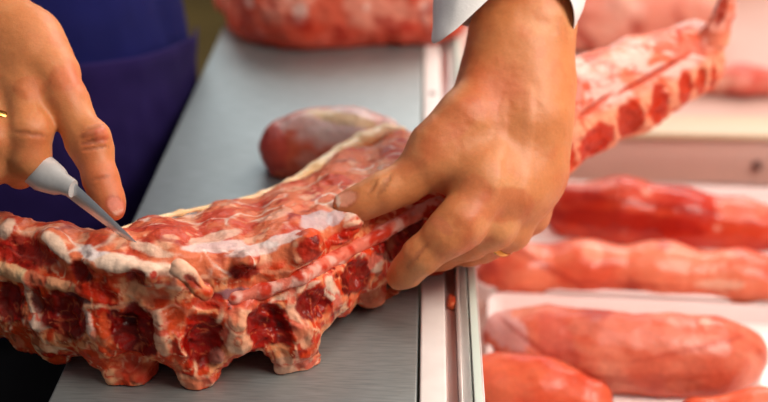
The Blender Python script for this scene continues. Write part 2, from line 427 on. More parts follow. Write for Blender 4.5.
for (bx, by, bz), (tx, ty), (kx, ky, kz) in SEC:
    B = onz(bx, by, bz); T = at(tx, ty, B[1] + .010)
    K = onz(kx, ky, kz) if kz is not None else at(kx, ky, B[1] + .055)
    far = kz is None
    bk = np.array([-.25, .97, 0]) if not far else np.array([-.45, .89, 0])
    lift_ = .009 if 100 < bx < 420 else 0
    r = [(B + bk * .024 + [0, 0, .022 + lift_], .022 - lift_ * .25)]
    Tz = T + bk * .016 + [0, 0, -.014]
    hmid = B * .5 + T * .5 + bk * .024; r.append((hmid, .022)); r.append((Tz, .015))
    Kc = K + [0, 0, -.012] - bk * .010
    for q in (.2, .4, .6, .8, 1):
        p = Tz * (1 - q) + Kc * q; p[2] += .004 * math.sin(q * PI); r.append((p, .015 * (1 - q) + .0125 * q))
    fl = bz + TZ + .018
    for q in (.35, .7, 1):
        p = Tz * (1 - q) + (Kc - bk * .004) * q; p = p.copy(); r.append((np.array([p[0], p[1], (max(fl, p[2] - .02))]), .016))
    rows.append(r)
for ra, rb in zip(rows[:-1], rows[1:]):
    for (p, r1_), (q, r2_) in zip(ra, rb): f.cone(p, q, r1_, r2_, .012)
for r in rows:
    for i in range(2, 7): f.cone(r[i][0], r[i + 1][0], r[i][1], r[i + 1][1], .01)
FX = [s[0][0] for s in SEC]; FY = [float(onz(*s[0])[1]) for s in SEC]
def Yf(px): return float(np.interp(px, FX, FY))
def lump(px, py, r, dy=.004, to=None, r2=None, k=.010, cut=False):
    Y = Yf(px) + dy; a = at(px, py, Y); ra = r * mpp(a)
    if to is None: f.cone(a, a + [0, .006, 0], ra, ra, k, cut)
    else:
        b = at(to[0], to[1], Yf(to[0]) + (to[2] if len(to) > 2 else dy)); f.cone(a, b, ra, (r2 or r) * mpp(b), k, cut)
# processes that stand out at the foot
for a in [(118, 373, 15, .008), (140, 375, 14, .008), (188, 378, 14, .006, (176, 344)), (206, 372, 14, .006, (226, 345), 10), (286, 368, 12, .004, (270, 334), 10), (308, 366, 12, .002, (300, 330), 12), (296, 344, 14, .004),
          (240, 338, 12, .004, (238, 315), 10), (160, 350, 9, .002, (160, 322), 8), (95, 352, 11, .004), (60, 350, 12, .006), (30, 335, 12, .006), (344, 305, 11, .006, (330, 285), 8), (372, 298, 12, .008),
          (400, 301, 8, .012, (384, 306)), (432, 285, 11, .012), (452, 272, 9, .014), (20, 272, 8, .002, (85, 290), 7), (34, 300, 5, 0, (42, 322), 6),
          # rib heads of the upper tier
          (178, 268, 10, .000, (205, 292, -.003), 8), (12, 232, 9, .012), (50, 238, 8, .010, (72, 262, .002), 6), (95, 262, 8, .004, (150, 274), 8), (247, 266, 11, .006), (309, 246, 13, .006), (350, 222, 9, .012),
          (300, 280, 6, -.001), (104, 330, 6, 0, (104, 350)), (88, 322, 5, -.001, (90, 335))]: lump(*a)
# gaps between them
for a in [(250, 378, 15, -.002), (337, 352, 11, -.002), (164, 394, 8, -.004), (76, 386, 8, -.004)]: lump(*a, cut=True)
f.chain([(at(706, 62, Yf(706) + .014), .012), (at(716, 36, Yf(712) + .016), .009), (at(724, 12, Yf(712) + .018), .0065), (at(731, -12, Yf(712) + .02), .006)], .008)
f.chain([(at(q, w_, Yf(q) + .001), 9 * .00058) for q, w_ in [(150, 300), (214, 303), (262, 292), (300, 278), (340, 256), (380, 235), (420, 212)]], .004, True)
V, F = f.mesh(); V = smooth(V, F, 2)
N = vnormals(V, F); base = BVHTree.FromPolygons([tuple(v) for v in V[::1]], [tuple(q) for q in F], epsilon=0)
px, py = proj(V)
GX = [-80, 0, 75, 130, 215, 300, 345, 430, 565, 600, 640, 690, 715, 740]; GY = [280, 285, 298, 300, 306, 284, 255, 212, 125, 120, 102, 80, 55, 30]
gro = np.interp(px, GX, GY)
front = (N @ fwd < 0) & (V[:, 1] < np.interp(px, FX, FY) + .035)
low = sst(-6, 8, py - gro)
upt = sst(-34, -20, py - gro) * (1 - sst(560, 580, px))       # the bony tier between the slab's top and the canal
upt = np.maximum(upt, low); upt = upt * sst(.2, -.15, N[:, 2] - .35 + .0 * px) if False else upt
# tones
n1_ = fbm(V, 60, 1); n2_ = fbm(V, 140, 2); n3_ = fbm(V, 300, 3); rid = 1 - np.abs(fbm(V * np.array([1, 1, 1.4]), 75, 5)) * 2.4
VW = V + .006 * np.stack([fbm(V, 50, 201), fbm(V, 50, 202), fbm(V, 50, 203)], 1)          # warped, so that strands meander
def ridge(P, fq, sd): return 1 - np.abs(fbm(P, fq, sd, 2)) * 3.2
c = mix(np.tile(lin((218, 116, 78)), (len(V), 1)), lin((198, 74, 46)), sst(-.0, .3, fbm(VW, 62, 14) + .3 * n2_))
c = mix(c, lin((236, 178, 144)), .7 * sst(.12, .35, fbm(VW, 100, 9) + .3 * n3_))
c = mix(c, lin((240, 214, 196)), .85 * sst(.78, .97, ridge(VW, 48, 16)) * sst(-.3, .2, n1_))
c = mix(c, lin((150, 34, 24)), .6 * sst(.25, .5, fbm(VW, 120, 19)))
fr = mix(np.tile(lin((212, 64, 26)), (len(V), 1)), lin((238, 148, 100)), sst(.0, .25, n1_ * .6 + fbm(VW, 120, 20)))
fr = mix(fr, RED, .85 * sst(.08, .32, fbm(VW, 90, 21)))
fr = mix(fr, lin((246, 204, 170)), .9 * sst(.74, .95, ridge(VW * [1, 1, 1.3], 55, 5)))
fr = mix(fr, DEEP, .7 * sst(.2, .42, fbm(VW, 150, 25)))
fr = mix(fr, lin((246, 190, 150)), .7 * sst(.84, .98, ridge(VW, 120, 26)))
c = c * (1 - upt)[:, None] + fr * upt[:, None]
rt = sst(556, 575, px)
rc = mix(np.tile(lin((236, 186, 174)), (len(V), 1)), lin((228, 130, 102)), sst(0, .35, fbm(V * [.5, 1, 1], 80, 41)))
rc = mix(rc, lin((214, 84, 50)), .85 * sst(.12, .35, fbm(VW * [.5, 1, 1.6], 80, 44)))
rc = mix(rc, lin((196, 60, 34)), .7 * sst(.84, .97, ridge(VW * [.5, .8, 1.6], 60, 46)))
rl = mix(np.tile(lin((240, 160, 125)), (len(V), 1)), lin((225, 90, 55)), sst(-.1, .4, n2_ + n1_))
rc = rc * (1 - sst(-14, 0, py - gro))[:, None] + rl * sst(-14, 0, py - gro)[:, None]
c = c * (1 - rt)[:, None] + rc * rt[:, None]
MARKS = [
 (215, 246, 26, 5, 6, MEMB, .6), (255, 250, 22, 5, 10, MEMB, .6), (285, 238, 18, 5, 20, MEMB, .6), (314, 222, 15, 8, 20, lin((206, 192, 196)), .7, .001), (335, 218, 8, 5, 30, lin((206, 192, 196)), .7, .001), (215, 236, 26, 4, 14, FAT, .6), (150, 250, 20, 4, -12, FAT, .7), (275, 215, 16, 4, 20, FAT, .4), (350, 190, 14, 3, 40, FAT, .6),
 (28, 252, 27, 12, -8, lin((170, 28, 18)), .9, -.003), (5, 227, 7, 8, 0, FAT, .8, .001), (20, 274, 26, 6, -14, YEL, .85, .001), (62, 286, 22, 5, -12, BONE, .9, .001),
 (10, 303, 12, 17, 0, DEEP, .95, -.0045), (32, 303, 4, 19, 12, FAT, .9, .001), (42, 323, 14, 6, 12, lin((215, 180, 160)), .9, .002), (37, 302, 5, 11, 0, DEEP, .9, -.003),
 (66, 316, 21, 20, 0, DEEP, .97, -.0045), (89, 325, 4, 14, 12, MEMB, .8, .001), (76, 299, 13, 3, -12, lin((110, 50, 60)), .8, -.002),
 (56, 246, 16, 5, -45, FAT, .9), (80, 271, 12, 9, -20, lin((150, 24, 16)), .95, -.004), (98, 257, 26, 5, -20, MEMB, .85), (92, 291, 15, 6, 0, RED, .8, -.001),
 (130, 267, 36, 7, -8, FAT, .9), (135, 279, 8, 9, -45, lin((150, 30, 18)), .95, -.003), (154, 275, 3, 3, 0, RED, .9), (150, 292, 28, 5, -8, BONE, .8),
 (178, 268, 20, 9, -42, lin((240, 190, 160)), .95), (192, 283, 9, 5, -45, lin((165, 36, 22)), .9, -.002),
 (134, 332, 22, 22, 0, DEEP, .97, -.0045), (126, 322, 6, 7, 0, DARK, .9, -.003), (160, 336, 8, 19, 6, lin((236, 180, 150)), .95, .001), (104, 335, 4, 18, 0, ORANGE, .7),
 (110, 376, 10, 6, 0, BONE, .8), (144, 374, 20, 8, 0, lin((200, 60, 36)), .8), (190, 382, 16, 6, 0, lin((238, 178, 146)), .9), (178, 318, 13, 12, 0, ORANGE, .6),
 (204, 342, 16, 22, 8, DEEP, .97, -.0045), (216, 357, 7, 6, 20, lin((176, 110, 96)), .8, .004), (198, 320, 10, 4, 10, RED, .8, -.002),
 (247, 274, 19, 8, -8, lin((150, 24, 14)), .95, -.004), (233, 294, 16, 4, 5, lin((150, 100, 112)), .85), (208, 301, 12, 7, 0, RED, .85, -.001),
 (238, 330, 12, 22, -12, lin((240, 184, 152)), .95, .001), (270, 326, 20, 17, -30, lin((150, 22, 14)), .97, -.0045), (276, 322, 9, 9, -30, DEEP, .9, -.002), (296, 366, 22, 8, 0, lin((240, 180, 150)), .9), (300, 322, 7, 22, 18, lin((240, 180, 150)), .9),
 (309, 249, 10, 12, 0, lin((180, 36, 20)), .95, -.003), (309, 232, 12, 3, 0, ORANGE, .8), (318, 303, 17, 13, 20, DEEP, .96, -.0045), (334, 293, 4, 15, 20, FAT, .85), (357, 277, 18, 15, 25, lin((130, 20, 14)), .96, -.0045),
 (376, 263, 5, 9, 15, FAT, .8), (400, 238, 26, 14, 30, lin((96, 20, 18)), .9, -.002), (356, 224, 10, 3, 10, lin((240, 190, 160)), .9, .001), (345, 236, 20, 5, 25, RED, .8), (374, 298, 10, 8, 0, lin((205, 110, 80)), .8), (400, 302, 14, 7, 10, lin((240, 170, 140)), .9),
 (437, 280, 20, 8, 18, lin((236, 140, 115)), .8), (300, 290, 22, 3, 22, FAT, .7), (255, 300, 20, 3, 15, lin((240, 150, 120)), .8),
 # the far end beyond the hand
 (571, 155, 7, 11, 0, lin((200, 56, 26)), .95, -.002), (597, 143, 19, 15, 20, lin((196, 44, 18)), .95, -.003), (631, 123, 13, 18, 10, lin((190, 48, 22)), .95, -.003), (661, 105, 10, 17, 8, lin((190, 46, 20)), .95, -.003),
 (686, 91, 7, 14, 8, lin((196, 52, 26)), .95, -.002), (702, 83, 4.5, 12, 8, lin((200, 60, 30)), .95, -.002), (714, 75, 3, 11, 6, lin((205, 66, 36)), .9, -.001),
 (652, 75, 40, 2.5, 29, lin((190, 70, 45)), .9, -.003), (596, 106, 22, 2.5, 35, lin((200, 80, 55)), .85, -.003), (572, 92, 9, 8, 0, lin((232, 150, 140)), .6),
 (600, 70, 30, 8, 22, lin((240, 206, 200)), .3), (720, 30, 8, 25, -15, lin((232, 130, 100)), .6), (722, 10, 3, 12, -12, lin((170, 40, 20)), .8, -.001),
]
topz = (1 - upt) * (1 - rt)
D = .0014 * fbm(VW, 95, 50) + .0011 * fbm(VW, 230, 51) * (.6 + .6 * upt) + .0020 * topz * fbm(VW, 75, 14) + .0016 * upt * (ridge(VW * [1, 1, 1.3], 55, 5) - .3)
c, D = paint(V, c, MARKS, D=D, bvh=base)
spk = sst(.0, .35, fbm(VW, 210, 60, 3)); dk = (c[:, 1] < .03)      # spongy marrow in the red hollows
c[dk] = mix(c[dk], lin((176, 22, 10)), .55 * spk[dk]); D[dk] += .0010 * spk[dk]
c[dk] = mix(c[dk], lin((74, 3, 2)), .7 * sst(.12, .4, fbm(VW[dk], 130, 63))); c[dk] = mix(c[dk], lin((226, 110, 70)), .55 * sst(.86, .98, ridge(VW[dk], 110, 64)))
pale = (c[:, 1] > .18) * upt * (1 - rt)
st = np.maximum(sst(.0, .25, fbm(VW, 120, 301)) * .75, .8 * sst(.80, .96, ridge(VW, 75, 303))); c = mix(c, lin((208, 46, 16)), st * pale); c = mix(c, lin((240, 150, 104)), .45 * pale * sst(-.1, .3, fbm(VW, 60, 302)))
D = D - .0007 * st * pale
V = V + N * D[:, None]; V = smooth(V, F, 1, .25)
V[:, 2] = np.maximum(V[:, 2], np.where(V[:, 0] < XR0 - .002, TZ + .0006, np.where(V[:, 0] < e_ + .004, TZ + .0085, 0)))
N = vnormals(V, F)
pcx = px[F].mean(1); pcy = py[F].mean(1); fg = front[F].mean(1) > .5
isl = fg & (pcy > np.interp(pcx, GX, GY) + 2) & ((pcx < 395) | (pcx > 562))
EDG = [-60, 50, 95, 163, 238, 300, 338, 395, 562, 583, 616, 648, 675, 697, 709, 760]
lab = np.where(isl, np.digitize(pcx, EDG) + 1, 0); lab[isl & (pcx < EDG[0])] = 2
rack = empty('rack_of_ribs', tuple(onz(200, 340, 0)))
tag(rack, 'long bony rack of raw ribs held under the hands on the steel counter', 'meat')
for L_ in np.unique(lab):
    u, ff = submesh(V, F, lab == L_)
    if len(ff) < 60: continue
    nm = 'meat_slab' if L_ == 0 else 'vertebra'
    o = link_mesh(nm, V[u], ff, M_MEAT, rack, c[u], N[u])
# cord that lies in the canal
cp = []
for q in [(206, 305, 2), (218, 302, 3), (234, 299, 5.5), (262, 291, 7), (300, 277, 8), (340, 256, 8), (380, 234, 7.5), (415, 214, 7), (440, 200, 6)]:
    h_ = base.ray_cast(Vector(CAM), Vector(ray(q[0], q[1])).normalized())[0]; P_ = np.array(h_) if h_ else at(q[0], q[1], Yf(q[0]) + .012)
    cp.append((P_ + fwd * (.0045 if q[0] < 220 else .0015), q[2] * mpp(P_)))
_q = np.array([a_[0] for a_ in cp]); f2 = Field(_q.min(0) - .014, _q.max(0) + .014, .0011); f2.chain(cp, .004); Vc, Fc = f2.mesh(); Nc = vnormals(Vc, Fc); Vc = Vc + Nc * (.0007 * fbm(Vc, 130, 70))[:, None]
cc = mix(np.tile(lin((226, 118, 96)), (len(Vc), 1)), lin((238, 176, 160)), sst(-.1, .3, fbm(Vc, 160, 71))); cc = mix(cc, lin((200, 56, 34)), sst(.1, .4, fbm(Vc, 120, 72)))
link_mesh('spinal_cord', Vc, Fc, M_MEAT, rack, cc)['label'] = 'glossy pink cord in the canal'
# yellow fat along the back edge
fp = []
for q in [(86, 241, 2), (112, 231, 2.4), (140, 221, 3), (180, 211, 2.6), (222, 203, 2.6), (262, 193, 3.6), (290, 181, 6.5), (315, 165, 8), (340, 148, 8.5), (362, 135, 8.5), (385, 126, 7.5), (402, 128, 5)]:
    P_ = onz(q[0], q[1] + q[2] * .7, .004 + np.interp(q[0], [84, 152, 222, 290, 400], [.060, .054, .048, .042, .040])); fp.append((P_, q[2] * mpp(P_)))
P0_ = np.array([a_[0] for a_ in fp]); f3 = Field(P0_.min(0) - .012, P0_.max(0) + .012, .0013); f3.chain(fp, .004)
Vc, Fc = f3.mesh(); Nc = vnormals(Vc, Fc); Vc = Vc + Nc * (.0006 * fbm(Vc, 60, 74))[:, None]
cc = mix(np.tile(lin((232, 196, 146)), (len(Vc), 1)), lin((240, 214, 178)), sst(-.2, .3, fbm(Vc, 60, 75)))
link_mesh('fat_strip', Vc, Fc, M_LOIN, rack, cc)['label'] = 'pale yellow strip of fat along the back edge'
# rounded muscle behind the strip
LP_ = []
for q in [(291, 149, 32), (318, 143, 33), (350, 139, 30), (384, 138, 21)]:
    g_ = at(q[0], q[1], .80); LP_.append((g_, q[2] * mpp(g_)))
_q = np.array([a_[0] for a_ in LP_]); f4 = Field(_q.min(0) - .04, _q.max(0) + .04, .0015)
f4.chain(LP_, .01)
Vc, Fc = f4.mesh(); Vc = smooth(Vc, Fc, 2); Nc = vnormals(Vc, Fc); Vc = Vc + Nc * (.0022 * fbm(Vc, 45, 76) + .0006 * fbm(Vc, 200, 77))[:, None]; Vc[:, 2] = np.maximum(Vc[:, 2], TZ + .0006)
cc = mix(np.tile(lin((212, 100, 72)), (len(Vc), 1)), lin((222, 146, 128)), sst(-.2, .3, fbm(Vc, 50, 78)))
cc = mix(cc, lin((232, 208, 204)), .85 * sst(.3, .85, Nc2 := (.9 * sst(.01, .05, Vc[:, 2] - TZ) + .8 * fbm(Vc, 40, 79))))
cc = paint(Vc, cc, [(272, 150, 12, 20, 0, lin((190, 70, 60)), .8), (340, 118, 30, 5, -10, YEL, .8), (300, 122, 14, 6, 10, lin((240, 200, 190)), .6)])[0]
link_mesh('muscle', Vc, Fc, M_LOIN, rack, cc)['label'] = 'rounded mauve muscle behind the fat strip'

# ------------------------------------------------------------------ rack lying across the far end of the counter
f = Field(onz(215, 60, 0) - [.03, .03, .006], onz(465, 40, 0) + [.04, .22, .12], .0022)
for i, q in enumerate([(236, 26), (250, 44), (264, 50), (287, 54), (312, 54), (337, 53), (362, 52), (387, 51), (412, 51), (440, 51)]):
    g_ = onz(q[0], q[1], 0); r_ = .026 + .003 * (i % 2)
    f.cone(g_ + [0, r_, r_ * .9], g_ + [.01, .10, .045], r_, .032, .014)
    if i: f.cone(pg, g_ + [0, .03, .05], .022, .022, .016)
    pg = g_ + [0, .03, .05]
V, F = f.mesh(); V = smooth(V, F, 3); N = vnormals(V, F); V = V + N * (.005 * fbm(V, 32, 80) + .0015 * fbm(V, 110, 81))[:, None]; V[:, 2] = np.maximum(V[:, 2], TZ + .0006)
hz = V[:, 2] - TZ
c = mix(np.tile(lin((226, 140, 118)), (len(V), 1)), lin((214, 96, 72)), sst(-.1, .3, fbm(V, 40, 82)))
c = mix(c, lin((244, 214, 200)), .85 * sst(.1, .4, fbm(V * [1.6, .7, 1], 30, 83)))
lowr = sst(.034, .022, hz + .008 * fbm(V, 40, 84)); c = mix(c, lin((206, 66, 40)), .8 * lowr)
c = mix(c, lin((170, 34, 20)), .7 * sst(.15, .4, fbm(V, 60, 86)) )
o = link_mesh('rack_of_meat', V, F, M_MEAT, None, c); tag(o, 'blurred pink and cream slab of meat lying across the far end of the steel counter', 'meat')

f = Field(onz(452, 306, 0) - .012, onz(452, 306, 0) + .012, .0006)
g_ = onz(452, 308, -.002)
f.cone(g_ + [0, 0, .0024], g_ + [-.001, .008, .0024], .0030, .0022, .002); f.cone(g_ + [.001, .003, .003], g_ + [.0024, .006, .003], .002, .0016, .002)
V, F = f.mesh(); V = V + vnormals(V, F) * (.0006 * fbm(V, 300, 400))[:, None]; V[:, 2] = np.maximum(V[:, 2], TZ - .0019)
o = link_mesh('meat_scrap', V, F, M_MEAT, None, mix(np.tile(lin((222, 110, 70)), (len(V), 1)), lin((200, 60, 34)), sst(-.1, .3, fbm(V, 300, 402)))); tag(o, 'tiny orange scrap of meat lying in the metal channel beside the white edge strip', 'meat')

# ------------------------------------------------------------------ loins in the display case
GL = None
loin('pork_loin', [(506, 334, 24), (542, 344, 31), (600, 354, 35), (660, 357, 36), (708, 357, 36), (737, 356, 29)], zt, 'plump pink loin with a silvery left end, in the tray nearest the camera', GL, lin((210, 100, 74)), lin((226, 140, 112)), 3,
     marks=[(505, 330, 26, 12, -35, lin((226, 190, 190)), .6), (640, 335, 60, 10, -8, lin((222, 140, 118)), .4), (540, 350, 50, 2.2, -38, lin((170, 56, 44)), .6, -.002), (690, 350, 50, 2, 12, lin((182, 70, 52)), .5, -.0015), (640, 378, 70, 4, 3, lin((180, 62, 40)), .5), (560, 345, 12, 30, 20, lin((200, 90, 80)), .5)])
loin('pork_loin', [(478, 384, 22), (505, 388, 27), (540, 392, 30), (590, 402, 24)], zt, 'dark red loin cut off by the bottom edge, below the plump pink one', GL, lin((206, 72, 44)), lin((222, 108, 74)), 5)
loin('pork_loin', [(700, 415, 18), (760, 415, 22), (830, 415, 22)], zt, 'loin tip in the bottom right corner of the photo', GL, lin((212, 86, 54)), lin((228, 126, 92)), 6)
loin('pork_loin', [(494, 276, 20), (520, 274, 25), (580, 271, 27), (660, 273, 27), (740, 281, 26), (820, 289, 24)], zt, 'long flat salmon loin in the middle tray, behind the plump one', GL, lin((212, 90, 62)), lin((226, 126, 94)), 8,
     marks=[(592, 252, 8, 9, 30, lin((236, 180, 150)), .5), (540, 262, 40, 3, -30, lin((170, 50, 34)), .55, -.002), (620, 285, 50, 2, -3, lin((176, 54, 36)), .5, -.0015), (720, 285, 20, 4, 0, FAT, .5)])
loin('pork_loin', [(572, 212, 27), (620, 212, 31), (680, 220, 28), (740, 226, 24), (790, 230, 22)], zt, 'dark red loin in the rear tray with a paler right end', GL, lin((186, 42, 20)), lin((208, 74, 42)), 11,
     marks=[(620, 222, 60, 8, -6, lin((160, 22, 12)), .8), (660, 205, 60, 2, -8, lin((150, 24, 14)), .7, -.002), (580, 180, 30, 5, -5, lin((230, 130, 110)), .7), (745, 208, 20, 10, 0, lin((230, 130, 105)), .6)])
zb_ = ZT + .0005
for i, (pts, lb, c1, c2) in enumerate([
    ([(560, 20, 34), (620, 18, 38), (690, 14, 36)], 'pink blurred joint of meat in the back of the case above the rack', lin((226, 140, 120)), lin((240, 176, 156))),
    ([(690, 80, 14), (740, 82, 14), (800, 84, 14)], 'flat blurred red cut behind the cream ledge at the right', lin((208, 78, 62)), lin((230, 140, 122))),
    ([(600, -30, 34), (650, -40, 38), (740, -50, 38)], 'blurred joint of meat at the very back, beside the sleeve', lin((232, 150, 130)), lin((240, 180, 160)))]):
    loin('meat_joint', pts, zb_, lb, None, c1, c2, 20 + i, .003)

# ------------------------------------------------------------------ the butcher
SK = lin((210, 132, 80)); SKR = lin((200, 96, 56)); SKL = lin((228, 164, 110)); NAIL = lin((232, 160, 132)); 
def J(px, py, Y, r):
    p = at(px, py, Y); return (p, r * mpp(p))
butcher = empty('butcher', (-.42, .98, 0))
tag(butcher, 'person in a navy apron and white coat cutting and holding the rack of ribs', 'person')
R_ = .0014
# hand on the right of the photo (holds the rack)
fb = Field((.0 - .075, .52, TZ + .02), (.20, .92, TZ + .33), R_)
def fl(c, r, ax, k=.01):      # flattened ellipsoid along the line ax
    fb.ell(c, r, ax, k)
# forearm and wrist
fb.chain([J(545, -150, .84, 54), J(530, -40, .745, 52), J(523, 30, .70, 47)], .01)
fb.chain([J(500, 40, .69, 32), J(492, 78, .675, 30)], .012); fb.chain([J(541, 20, .70, 33), J(540, 80, .678, 33)], .012)
# palm: metacarpals
W_ = J(516, 62, .685, 36)
for q in [(484, 184, .610, 23), (508, 196, .618, 23), (530, 192, .628, 22), (541, 172, .645, 22)]:
    fb.chain([(W_[0], W_[1]), J(W_x := 516 + (q[0] - 510) * .45, 120, .655, 31), J(*q)], .014)
fb.chain([J(530, 90, .675, 40), J(526, 150, .650, 36)], .014)
# thumb
fb.chain([J(492, 80, .67, 27), J(464, 122, .64, 26), J(437, 150, .628, 25), J(428, 165, .622, 23)], .014)
fb.chain([J(432, 162, .622, 23), J(405, 183, .615, 19.5), J(384, 192, .610, 18.5), J(362, 202, .607, 16.5), J(346, 205, .606, 13.5)], .007)
fb.chain([J(448, 165, .628, 20), J(470, 190, .625, 20)], .012)
# fingers: knuckle, middle joint, end joint, tip
fb.chain([J(486, 190, .610, 27), J(460, 224, .592, 26), J(446, 236, .587, 22), J(421, 256, .584, 18.5), J(408, 270, .586, 16), J(399, 277, .588, 13)], .005)
fb.chain([J(482, 178, .616, 25), J(510, 190, .622, 26), J(536, 178, .634, 24)], .016)
fb.chain([J(508, 198, .615, 24), J(494, 226, .606, 23), J(470, 243, .608, 17), J(442, 256, .612, 14), J(432, 262, .616, 11)], .004)
fb.chain([J(528, 196, .625, 23), J(512, 232, .615, 18.5), J(484, 246, .622, 16), J(460, 258, .632, 13)], .004)
fb.chain([J(541, 178, .640, 22), J(532, 216, .632, 17), J(510, 236, .640, 14), J(490, 250, .65, 12)], .004)
VB, FB = fb.mesh(); VB = smooth(VB, FB, 2)
# hand on the left of the photo (holds the knife)
fa = Field((-.42, .44, TZ + .03), (-.10, .80, TZ + .30), R_)
fa.chain([J(-330, -110, .78, 54), J(-190, -40, .73, 50), J(-80, 10, .68, 46)], .01)
fa.chain([J(-80, 0, .68, 42), J(-20, 30, .655, 38), J(30, 66, .628, 30)], .014)
fa.chain([J(-80, 20, .68, 42), J(-30, 60, .650, 40), J(10, 100, .618, 34)], .014)
fa.chain([J(-80, 30, .68, 40), J(-60, 90, .640, 36), J(-30, 130, .615, 30)], .014)
fa.chain([J(-10, 8, .668, 30), J(30, 40, .645, 28), J(56, 74, .622, 24)], .014)
# index finger laid along the back of the knife
fa.chain([J(54, 74, .620, 23), J(66, 100, .606, 21), J(86, 140, .590, 19.5), J(93, 152, .586, 18.5), J(101, 180, .574, 16.5), J(108, 199, .566, 15), J(113, 209, .562, 12.5)], .005)
# middle, ring, little fingers curled round the handle
fa.chain([J(95, 136, .5885, 15), J(95, 142, .588, 14.5)], .006)
fa.chain([J(26, 92, .612, 24), J(30, 132, .585, 21), J(30, 158, .580, 19.5), J(20, 174, .588, 16)], .005)
fa.chain([J(-2, 104, .612, 24), J(-6, 140, .580, 20), J(-8, 166, .578, 18), J(-20, 180, .588, 16)], .005)
fa.chain([J(-34, 112, .612, 22), J(-40, 146, .585, 17), J(-44, 168, .585, 15), J(-54, 178, .592, 14)], .005)
# thumb behind the handle
fa.chain([J(-40, 60, .655, 26), J(-12, 104, .640, 20), J(14, 146, .622, 15), J(30, 168, .612, 12)], .010)
VA, FA = fa.mesh(); VA = smooth(VA, FA, 2)
# upper body, hidden for the most part: shoulders and upper arms under the coat
def skin_paint(V, F, marks):
    N = vnormals(V, F); b = BVHTree.FromPolygons([tuple(v) for v in V], [tuple(q) for q in F])
    c = mix(np.tile(SK, (len(V), 1)), SKR, .6 * sst(-.1, .45, fbm(V, 26, 90)))
    c = mix(c, SKL, .5 * sst(.05, .45, fbm(V, 34, 91))); c = mix(c, SKR, .25 * sst(.1, .4, fbm(V, 120, 92)))
    D = .0006 * fbm(V, 60, 93) + .00025 * fbm(V, 260, 94)
    c, D = paint(V, c, marks, D=D, jitter=.12, bvh=b)
    return V + N * D[:, None], c
VB, cB = skin_paint(VB, FB, [
    (346, 199, 11, 7, 14, lin((196, 112, 78)), .7, .0002), (345, 199, 9, 5.6, 14, lin((240, 166, 136)), .95, -.0009), (337.5, 201, 1.6, 5, 10, lin((240, 214, 190)), .8),
    (381, 188, 1.6, 9, -25, lin((172, 102, 62)), .5, -.0008), (373, 187, 1.3, 8, -30, lin((172, 102, 62)), .5, -.0007), (387, 183, 1.6, 9, -25, lin((150, 84, 54)), .5, -.0008),
    (415, 258, 2, 11, -38, lin((176, 100, 66)), .4, -.0006), (421, 252, 1.5, 10, -38, lin((176, 100, 66)), .4, -.0005),
    (440, 224, 12, 5, -40, lin((202, 110, 76)), .5), (505, 205, 26, 14, 0, SKR, .45), (475, 190, 14, 12, 0, SKR, .35),
    (500, 150, 5, 44, -8, lin((226, 152, 106)), .3, .0004), (528, 140, 5, 46, -3, lin((226, 152, 106)), .3, .0004), (455, 120, 26, 12, 40, SKR, .35), (437, 272, 14, 4, 25, lin((190, 84, 56)), .5)])
VA, cA = skin_paint(VA, FA, [
    (115, 206, 6.5, 9, 28, lin((180, 84, 60)), .7), (115.5, 206, 5, 7.5, 28, lin((232, 142, 118)), .9, -.0007), (118, 212, 4, 1.6, 28, lin((240, 200, 176)), .7),
    (93, 132, 10, 3, 20, lin((170, 88, 58)), .6, .0010), (95, 141, 11, 2.2, 14, lin((140, 68, 44)), .6, -.0014), (94, 148, 11, 1.6, 10, lin((150, 76, 48)), .5, -.0010), (92, 127, 10, 1.4, 22, lin((150, 80, 50)), .45, -.0008),
    (101, 136, 5, 6, 0, lin((206, 100, 70)), .6, .001), (100, 178, 8, 1.5, 16, lin((150, 76, 50)), .4, -.0006),
    (64, 78, 12, 12, 0, SKR, .4, .001), (30, 88, 14, 10, 0, SKR, .35, .001), (30, 134, 14, 2, -6, lin((150, 76, 50)), .4, -.0008)])
nA = len(VA); body = link_mesh('body', np.concatenate([VA, VB]), np.concatenate([FA, FB + nA]), M_SKIN, butcher, np.concatenate([cA, cB])); body['label'] = 'bare forearms and hands'
def torus_on(p, n, rad, th, name, m, parent):
    bm = bmesh.new(); z = Vector(n).normalized(); q = z.to_track_quat('Z', 'Y').to_matrix().to_4x4(); nu, nv = 40, 10; g = []
    for i in range(nu):
        a = 2 * PI * i / nu
        g.append([bm.verts.new((Matrix.Translation(p) @ q) @ Vector(((rad + th * math.cos(2 * PI * j / nv)) * math.cos(a), (rad + th * math.cos(2 * PI * j / nv)) * math.sin(a), 1.9 * th * math.sin(2 * PI * j / nv)))) for j in range(nv)])
    for i in range(nu):
        for j in range(nv): bm.faces.new([g[i][j], g[(i + 1) % nu][j], g[(i + 1) % nu][(j + 1) % nv], g[i][(j + 1) % nv]])
    bmesh.ops.recalc_face_normals(bm, faces=bm.faces)
    return bm_obj(name, bm, m, parent, 0, True)
a_ = J(512, 232, .615, 18.5); b2_ = J(484, 246, .622, 16)
torus_on(Vector(a_[0] * .55 + b2_[0] * .45), b2_[0] - a_[0], a_[1] * .98, .0013, 'ring', M_GOLD, butcher)['label'] = 'gold ring on the hand that holds the rack'
a_ = J(-2, 104, .612, 24); b2_ = J(-6, 140, .580, 20)
torus_on(Vector(a_[0] * .25 + b2_[0] * .75), b2_[0] - a_[0], a_[1] * .93, .0014, 'ring', M_GOLD, butcher)['label'] = 'gold ring on the hand that holds the knife'

